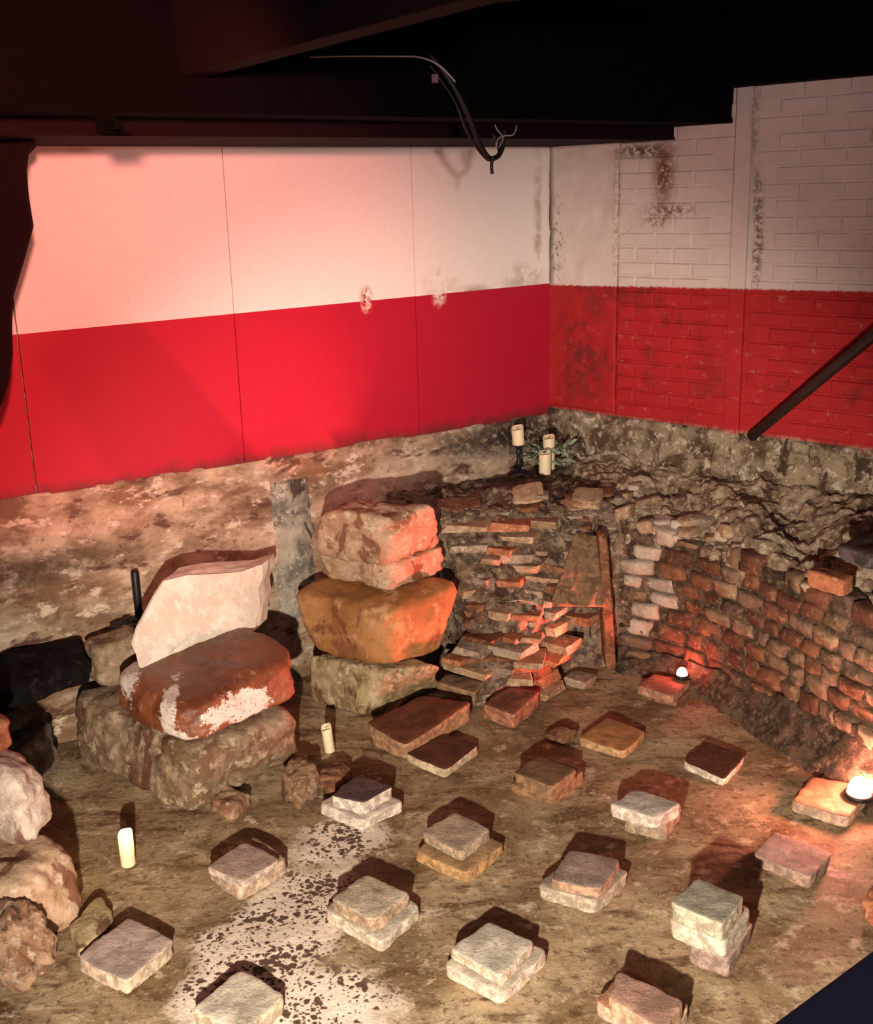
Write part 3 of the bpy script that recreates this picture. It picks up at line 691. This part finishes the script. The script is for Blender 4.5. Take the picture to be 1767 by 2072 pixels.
# rubble bits around the base rock
for (a, lab, mat, sd) in (
    ([(560, 1610, 0), (600, 1652, 0), (655, 1600, 0), (565, 1555, .10), (600, 1585, .10), (640, 1548, .11)], 'whitish crumbly rubble lump at the corner of the base rock', 'lump', 21),
    ([(630, 1590, 0), (672, 1622, 0), (725, 1582, 0), (634, 1566, .05), (672, 1592, .05), (716, 1556, .06)], 'low dark brown broken tile behind the whitened double tile', 'browntile', 22),
    ([(420, 1640, 0), (470, 1668, 0), (510, 1630, 0), (425, 1610, .06), (470, 1630, .07), (505, 1605, .06)], 'reddish rounded stone at the foot of the base rock', 'pinkst', 23),
    ([(1100, 1492, 0), (1128, 1508, 0), (1172, 1488, 0), (1104, 1482, .03), (1130, 1494, .03), (1168, 1476, .04)], 'small dark hollow stone left of the orange tile', 'browntile', 24),
    ([(1740, 1850, 0), (1770, 1880, 0), (1830, 1840, 0), (1745, 1820, .06), (1775, 1846, .06), (1825, 1812, .06)], 'reddish brown lump at the right edge of the floor', 'terra', 25)):
    block('rubble_stone', lab, a[:3], a[3:], MAT[mat], n=16, pn=4.5, amp=.02, freq=11, seed=sd, amp2=.008)
# ================================================================== HYPOCAUST PILLARS
def tilemat(name, top, side, rough=.8, blot=None):
    t = NT(name); n = t.noise(9, 8, .65, dist=.3); nf = t.noise(30, 7, .7); g = t.noise(110, 4)
    dk = lambda c, k: tuple(x*k for x in c)
    T = t.mix(t.ramp(n, .38, .62), dk(top, .66), dk(top, 1.15)); T = t.mix(t.math('MULTIPLY', t.ramp(nf, .52, .64), .6), T, dk(top, .5)); Sd = t.mix(t.ramp(nf, .42, .60), dk(side, .6), dk(side, 1.15))
    if blot: T = t.mix(t.ramp(nf, .55, .66), T, blot)
    col = t.mix(t.ramp(t.math('ADD', t.up(), t.math('MULTIPLY', t.math('SUBTRACT', nf, .5), .5)), .60, .80), Sd, T)
    col = t.mix(t.math('MULTIPLY', t.ramp(g, .57, .68), .55), col, dk(side, .25))
    t.bump(t.math('ADD', nf, t.math('MULTIPLY', g, .5)), .7, .009)
    return t.out(col, rough, .3)
pinkgrey, palegrey, greygreen = (.42, .30, .25), (.52, .45, .36), (.34, .31, .24)
tan, orange, terra = (.42, .31, .21), (.46, .24, .10), (.36, .17, .11)
darkred, cream, white = (.105, .034, .018), (.58, .47, .34), (.68, .58, .50)
brown = (.20, .115, .06)
def pillar(label, tiles, group='square tile pillars on the hypocaust floor'):
    """tiles from top to bottom: (quad pixels L,K,R,B at its top  |  L,B,R at its bottom, z0, z1, top colour, side colour)"""
    Q0 = None; parts = []
    for i, (px, z0, z1, tc, sc) in enumerate(tiles):
        Qt = quad4(px, z1) if len(px) == 4 else drop(quad3(*px, z0), z1)
        sd = hash(label) % 97+i if False else sum(map(ord, label)) % 97+i
        rg = random.Random(sd)
        bot = [p+Vector((rg.uniform(-.004, .004), rg.uniform(-.004, .004), 0)) for p in drop(Qt, z0, rg.uniform(.97, 1.02))]
        tp = [p+Vector((0, 0, rg.uniform(-.004, .004))) for p in Qt]
        parts.append((rockmesh(bot, tp, 20, 12, .0075, 11, sd, .0022, 42), tilemat('tile_clay', tc, sc)))
    c = sum(Qt, Vector())/4; e = empty('hypocaust_pillar', (c.x, c.y, 0)); tag(e, label, 'pillar', group)
    for me, m in parts: under(link('tile', me, None, m), e)
    return e
D0, D1, D2 = 0., .062, .125
pillar('pinkish grey double tile pillar right of the lit candle', [([(419, 1753), (495, 1702), (567, 1735), (492, 1785)], .066, .097, pinkgrey, (.58, .45, .38)), ([(424, 1777), (489, 1826), (581, 1765)], 0, .065, tan, (.50, .36, .26))])
pillar('double tile pillar with dark top and salt whitened sides', [([(670, 1608), (723, 1567), (794, 1590), (737, 1623)], .056, .115, (.10, .06, .055), white), ([(647, 1647), (732, 1684), (814, 1643)], 0, .055, white, white)])
pillar('tan double tile pillar on a wider orange edged tile', [([(855, 1684), (922, 1642), (993, 1679), (934, 1726)], .05, .092, (.44, .34, .25), tan), ([(842, 1742), (946, 1789), (1019, 1727)], 0, .049, (.38, .23, .12), (.46, .27, .12))])
pillar('grey tan double tile pillar standing in the dark spotted salt', [([(673, 1817), (743, 1766), (828, 1808), (753, 1862)], .048, .102, (.46, .39, .29), (.42, .30, .20)), ([(657, 1862), (772, 1926), (854, 1856)], 0, .047, palegrey, (.60, .49, .38))])
pillar('pale grey double tile pillar at bottom centre', [([(914, 1917), (990, 1863), (1081, 1905), (1012, 1976)], .050, .092, (.56, .51, .42), (.62, .50, .38)), ([(902, 1976), (1015, 2036), (1107, 1951)], 0, .049, palegrey, (.62, .50, .40))])
pillar('mauve grey double tile pillar with a red lit right side', [([(1113, 1778), (1154, 1719), (1256, 1736), (1217, 1800)], .06, .102, (.32, .24, .20), (.44, .27, .18)), ([(1088, 1820), (1208, 1852), (1271, 1790)], 0, .059, (.36, .29, .23), (.50, .41, .31))])
pillar('single orange tile with a small hole, behind the brown pillar', [([(1170, 1490), (1229, 1452), (1306, 1477), (1262, 1518)], 0, .045, orange, (.55, .34, .17))])
pillar('single dark red tile with bright white edges', [([(1383, 1538), (1428, 1500), (1508, 1527), (1466, 1575)], 0, .042, darkred, (.72, .62, .50))])
pillar('double tile pillar whose white upper tile overhangs a brown one', [([(1235, 1625), (1283, 1595), (1376, 1626), (1324, 1652)], .068, .128, (.50, .45, .40), (.74, .60, .50)), ([(1262, 1682), (1342, 1704), (1379, 1658)], 0, .066, tan, (.36, .27, .19))])
pillar('triple tile pillar of grey green tiles, tallest on the floor', [([(1358, 1824), (1411, 1775), (1506, 1814), (1461, 1869)], .148, .218, greygreen, (.56, .48, .35)), ([(1356, 1897), (1466, 1944), (1517, 1873)], .072, .141, palegrey, (.62, .54, .43)), ([(1393, 1948), (1472, 1980), (1522, 1906)], 0, .07, pinkgrey, (.33, .23, .19))])
pillar('single pink tile with a chipped left corner near the bright lamp', [([(1525, 1728), (1567, 1681), (1683, 1724), (1640, 1776)], 0, .052, (.45, .30, .26), (.40, .26, .20))])
lamp_t1 = pillar('single terracotta tile carrying the bright warm lamp', [([(1604, 1619), (1645, 1571), (1766, 1590), (1714, 1654)], 0, .05, (.40, .20, .11), (.58, .42, .30))])
lamp_t2 = pillar('terracotta tile carrying the red lamp in front of the block wall', [([(1289, 1388), (1324, 1363), (1400, 1375), (1361, 1408)], .025, .07, (.40, .18, .12), (.44, .24, .16)), ([(1296, 1412), (1366, 1431), (1408, 1398)], 0, .024, brown, (.25, .12, .07))])
pillar('brown double tile pillar in the middle of the floor', [([(1041, 1564), (1093, 1528), (1167, 1556), (1116, 1590)], .055, .108, brown, (.30, .17, .09)), ([(1033, 1608), (1118, 1632), (1182, 1580)], 0, .054, brown, (.28, .15, .08))])
pillar('dark red single tile with cream edges leaning on the large slab', [([(822, 1523), (897, 1483), (969, 1507), (902, 1557)], 0, .046, darkred, (.62, .49, .33))])
pillar('pinkish grey single tile at lower left', [([(153, 1934), (261, 1855), (352, 1900), (255, 1983)], 0, .062, (.42, .32, .28), (.56, .42, .31))])
pillar('pale grey tile cut by the bottom edge of the picture', [([(388, 2038), (487, 1960), (575, 2010), (490, 2090)], 0, .07, (.56, .50, .40), (.60, .48, .35))])
pillar('terracotta double tile cut by the bottom edge at right', [([(1229, 2015), (1254, 1965), (1382, 2022), (1345, 2082)], .05, .11, (.36, .21, .16), (.46, .30, .20)), ([(1206, 2052), (1330, 2130), (1395, 2058)], 0, .049, terra, (.52, .38, .27))])
# big dark red slab tipped against the pier, and tiles beside it
def slab(label, top, bot, tm, sd): 
    T = [onz(*p) for p in top]; B = [onz(*p) for p in bot]
    o = link('broken_slab', rockmesh(B, T, 16, 12, .010, 9, sd, .004, 40), None, tm); tag(o, label, 'slab'); return o
slab('large dark red broken slab leaning at the foot of the pier', [(742, 1462, .105), (822, 1508, .10), (955, 1418, .115), (850, 1408, .12)], [(758, 1512, 0), (820, 1540, 0), (950, 1462, .02), (850, 1440, .02)], tilemat('slab_clay', (.15, .05, .025), (.42, .24, .13)), 31)
slab('red tile with bright right side at the foot of the tile courses', [(975, 1425, .10), (1040, 1446, .10), (1092, 1398, .10), (1030, 1388, .10)], [(978, 1452, 0), (1040, 1478, 0), (1094, 1432, 0), (1030, 1420, 0)], tilemat('slab_clay', (.20, .08, .05), (.45, .20, .12)), 32)
slab('brown tile wedged between the pier and the tile courses', [(885, 1382, .10), (960, 1402, .10), (985, 1372, .11), (905, 1362, .11)], [(885, 1410, 0), (960, 1432, 0), (988, 1400, 0), (905, 1390, 0)], tilemat('slab_clay', (.25, .15, .09), (.36, .22, .13)), 33)

# ================================================================== CANDLES
def wax(name, glow=0.):
    t = NT(name); n = t.noise(60, 3); c = t.mix(n, (.74, .62, .40), (.80, .69, .47))
    t.b.inputs['Subsurface Weight'].default_value = .15; t.b.inputs['Subsurface Radius'].default_value = (.02, .012, .006)
    t.b.inputs['Subsurface Scale'].default_value = .5
    if glow:
        z = t.z(); t.b.inputs['Emission Color'].default_value = (1, .62, .12, 1); t.l(t.ramp(z, .035, .13, .12, glow), t.b.inputs['Emission Strength'])
    return t.out(c, .5, .4)
MAT['wax'] = wax('ivory_wax'); MAT['waxlit'] = wax('lit_wax', 3.2); MAT['wick'] = flat('charred_wick', (.02, .015, .012), .9)
def candle(label, loc, r, h, lit=False, lean=(0, 0), slope=.010):
    e = empty('candle', loc); tag(e, label, 'candle', 'ivory candles'); e.rotation_euler = (lean[0], lean[1], 0)
    warp = lambda g: slope*math.cos(g-1.2)+.003*math.sin(3*g)
    prof_ = [(r*.96, 0), (r, .004), (r, h*.5), (r, h-.004), (r*.93, h), (r*.86, h-.002), (r*.78, h-.012), (r*.3, h-.014), (.001, h-.014)]
    link('wax_body', lathe(prof_, 28, warp), e, MAT['waxlit' if lit else 'wax'])
    link('wick', tube([Vector((0, 0, h-.016)), Vector((0, 0, h-.006)), Vector((.003, .001, h+.002))], .0015, 6), e, MAT['wick'])
    if lit:
        l = bpy.data.lights.new('flame_light', 'POINT'); l.energy = .5; l.color = (1, .6, .2); l.shadow_soft_size = .01
        lo = bpy.data.objects.new('flame_light', l); COL.objects.link(lo); lo.parent = e; lo.location = (0, 0, h+.02)
    return e
candle('lit yellow glowing candle on the floor at left', onz(260, 1749), .028, .135, True)
candle('slim unlit candle in the dark gap beside the pier', onz(668, 1520), .024, .125, False, (.0, -.10))
# the ledge surface height at the corner group
LZ = .915
cf = onz(1103, 963, LZ); candle('pillar candle standing at the front of the corner ledge', cf+Z*.012, .034, .125)
cs = onz(1050, 962, LZ)
# black candlestick with a stubby candle
st = empty('candlestick', cs+Z*.012); tag(st, 'black turned candlestick on the corner ledge', 'candlestick')
link('base', lathe([(.058, 0), (.06, .006), (.05, .014), (.022, .022), (.015, .03)], 24), st, MAT['black'])
link('stem', lathe([(.015, .03), (.012, .05), (.022, .062), (.012, .075), (.011, .11), (.02, .122), (.012, .135), (.014, .15), (.03, .158), (.034, .166)], 20), st, MAT['black'])
candle('stubby pillar candle on the black candlestick', cs+Z*.178, .034, .10, False, (.0, -.06), .012)
cb = onz(1111, 953, LZ); candle('candle half hidden behind the leaf wreath on the ledge', cb+Z*.012, .034, .19)
# wreath of grey green leaves around that candle
MAT['leaf'] = stone('sage_leaf', (.16, .22, .14), (.30, .37, .25), (.46, .52, .40), 30, .5, .2, speck=.1)
wre = empty('leaf_wreath', cb+Z*.012); tag(wre, 'grey green artificial leaf wreath around the rear ledge candle', 'wreath')
link('stem_ring', tube([Vector((.075*math.cos(a*.3142), .06*math.sin(a*.3142), .04+.012*math.sin(a*1.3))) for a in range(21)], .006, 6), wre, MAT['leaf'])
lm = mesh([Vector((0, 0, 0)), Vector((.011, .016, .004)), Vector((.009, .034, .006)), Vector((0, .048, .0)), Vector((-.009, .034, .006)), Vector((-.011, .016, .004)), Vector((0, .016, -.002)), Vector((0, .034, -.002))],
          [[0, 1, 6], [1, 2, 7, 6], [2, 3, 7], [0, 6, 5], [5, 6, 7, 4], [4, 7, 3]], True)
lm.materials.append(MAT['leaf']); rg = random.Random(3)
for k in range(64):
    a = rg.uniform(0, 6.283); rr = rg.uniform(.05, .13)
    o = bpy.data.objects.new('leaf', lm); COL.objects.link(o); o.parent = wre; sc = rg.uniform(.9, 1.5); o.scale = (sc, sc, sc)
    o.location = (rr*math.cos(a), rr*.7*math.sin(a), .05+rg.uniform(-.01, .085)); o.rotation_euler = (rg.uniform(-.6, .9), rg.uniform(-.6, .6), a-1.57+rg.uniform(-.8, .8))
# black round-based stand behind the white slab
bs = onz(256, 1264, .545); e = empty('black_stand', (bs.x, bs.y, .543)); tag(e, 'black upright tube on a round base behind the white slab', 'stand')
link('base', lathe([(.075, 0), (.078, .006), (.07, .014), (.06, .015), (.057, .011), (.045, .012), (.042, .016), (.02, .018), (.018, .03)], 32), e, MAT['black'])
tb = onz(282, 1252, .545)-bs
link('tube', lathe([(.018, 0), (.019, .10), (.019, .225), (.015, .237), (.006, .239)], 20), e, MAT['black']).location = (tb.x, tb.y, .008)

# ================================================================== LAMPS
def emit(name, col, strength):
    m = bpy.data.materials.new(name); m.use_nodes = True; b = m.node_tree.nodes['Principled BSDF']
    b.inputs['Emission Color'].default_value = (*col, 1); b.inputs['Emission Strength'].default_value = strength; b.inputs['Base Color'].default_value = (.8, .8, .8, 1)
    return m
def lamp(label, loc, r, col, strength, aim, power, size):
    e = empty('floor_lamp', loc); tag(e, label, 'lamp')
    link('housing', lathe([(r*.95, 0), (r, .004), (r, .016), (r*.9, .02), (r*.8, .02)], 24), e, MAT['black'])
    k = 8; link('bulb', lathe([(r*.8*math.cos(a*math.pi/2/k), .018+r*1.2*math.sin(a*math.pi/2/k)) for a in range(k)]+[(.001, .018+r*1.2)], 20), e, emit('lamp_glow', col, strength))
    l = spot('lamp_beam', loc+Z*(.03+r*1.2), aim, power, col, size, .7, r*.8)
    return e
lp = onz(1380, 1372, .078); lamp('small glowing red lamp on the terracotta tile by the block wall', lp, .034, (1, .15, .11), 110, (-.2, 5.1, .80), 230, 66)
lp = onz(1738, 1612, .056); lamp('bright warm lamp on the tile at the right edge', lp, .058, (1, .34, .23), 260, (.5, 3.7, .35), 40, 130)

# ================================================================== POLE, CABLES, FOREGROUND
a = pB(wB(1520, 884, .06)[0], wB(1520, 884, .06)[1], .06); b = aty(1767, 680, 5.12); d = (b-a)
o = link('leaning_pole', tube([a+d*.0, a+d*.5, b+d*1.3], .026, 10), None, flat('dark_brown_pole', (.03, .012, .010), .5)); tag(o, 'dark pole leaning diagonally across the red wall', 'pole')
def cable(label, pts, r, mat, Y=5.25, **k):
    P = spline([onpl(x, y, CORNER+nA*(o2+.09), nA)-nA*dy for x, y, dy in pts], 8); o = link('cable', tube(P, r, 7), None, mat); tag(o, label, 'cable', 'loose cables'); return o
MAT['cable'] = flat('black_cable', (.012, .010, .012), .45); MAT['wire'] = flat('pale_wire', (.42, .36, .33), .5)
YC = 4.92
cable('thick black cable hanging down over the white panel', [(870, 110, 0), (905, 165, -.02), (935, 225, -.03), (962, 285, -.02), (988, 318, 0), (1008, 318, .01), (1022, 300, .02), (1030, 262, .03)], .011, MAT['cable'], YC)
cable('second black cable looping beside the thick one', [(884, 128, .05), (930, 200, .04), (955, 265, .035), (978, 303, .03), (1000, 324, .03), (1020, 308, .035), (1014, 270, .05)], .006, MAT['cable'], YC)
cable('thin pale wire arching along the dark beam', [(640, 112, .05), (730, 110, .05), (800, 112, .03), (850, 116, 0), (885, 135, -.02), (910, 168, -.04)], .0035, MAT['wire'], YC)
cable('pale wire ending above the cable loop', [(998, 298, -.02), (1002, 282, -.02), (1020, 275, 0), (1042, 272, .01), (1052, 254, .02)], .003, MAT['wire'], YC)
cable('short pale wire crossing above the cable loop', [(1000, 300, -.03), (1012, 280, -.02), (1006, 262, 0), (1005, 252, .01)], .0025, MAT['wire'], YC)
cable('short black cable end pointing down below the loop', [(994, 318, -.01), (992, 335, -.01), (993, 352, -.01)], .007, MAT['cable'], YC)
o = link('cable_clip', boxmesh(onpl(873, 168, CORNER+nA*(o2+.06), nA), Vector((.03, 0, 0)), Vector((0, .03, 0)), Z*.035, .004), None, flat('brown_clip', (.10, .03, .03), .5)); tag(o, 'small brown clip on the thick black cable', 'clip')
# small black spot bracket on the beam at left
MAT['brk'] = flat('black_bracket', (.003, .002, .002), .95, 0., .03)
e = empty('beam_bracket', pA(wA(215, 270, o2)[0], wA(215, 270, o2)[1], o2+.012)); tag(e, 'small black bracket on the maroon beam at left', 'bracket')
under(link('plate', boxmesh(e.location-dA*.035-nA*.01, dA*.07, nA*.012, Z*.09, .002), None, MAT['brk']), e)
under(link('arm', boxmesh(e.location-dA*.02+Z*.01, dA*.03, nA*.10, Z*.03, .002), None, MAT['brk']), e)
# dark board with a wavy edge at the left
wave = [(-110, 225), (66, 225), (66, 298), (52, 312), (48, 345), (52, 395), (62, 458), (44, 525), (20, 605), (18, 660), (20, 720), (12, 775), (0, 815), (-30, 870), (-110, 890)]
Yb = 4.50
fr = [aty(x, y, Yb) for x, y in wave]; N = len(fr); vs = fr+[p+Vector((0, .035, 0)) for p in fr]
o = link('wavy_board', mesh(vs, [list(range(N)), list(range(N, 2*N))]+[[i, (i+1) % N, N+(i+1) % N, N+i] for i in range(N)]), None, MAT['beam']); tag(o, 'dark board with a wavy edge hanging at the left end of the panels', 'board')
# navy rail of the walkway in the bottom right corner
A, B = onz(1560, 2072, 1.40), onz(1767, 1920, 1.40); d = (B-A).normalized(); sd = Vector((d.y, -d.x, 0)); sd = sd if sd.x > 0 else -sd
e = empty('walkway_rail', A+d*.3+sd*.15-Z*1.40); tag(e, 'dark navy rail of the walkway cutting the bottom right corner', 'rail')
under(link('top_board', boxmesh(A-d*.03-Z*.05, d*1.2, sd*.28, Z*.05, .008), None, MAT['navy']), e)
for t in (.35, 1.0): under(link('post', boxmesh(A+d*t+sd*.12-Z*1.40, d*.06, sd*.06, Z*1.355, .004), None, MAT['navy']), e)
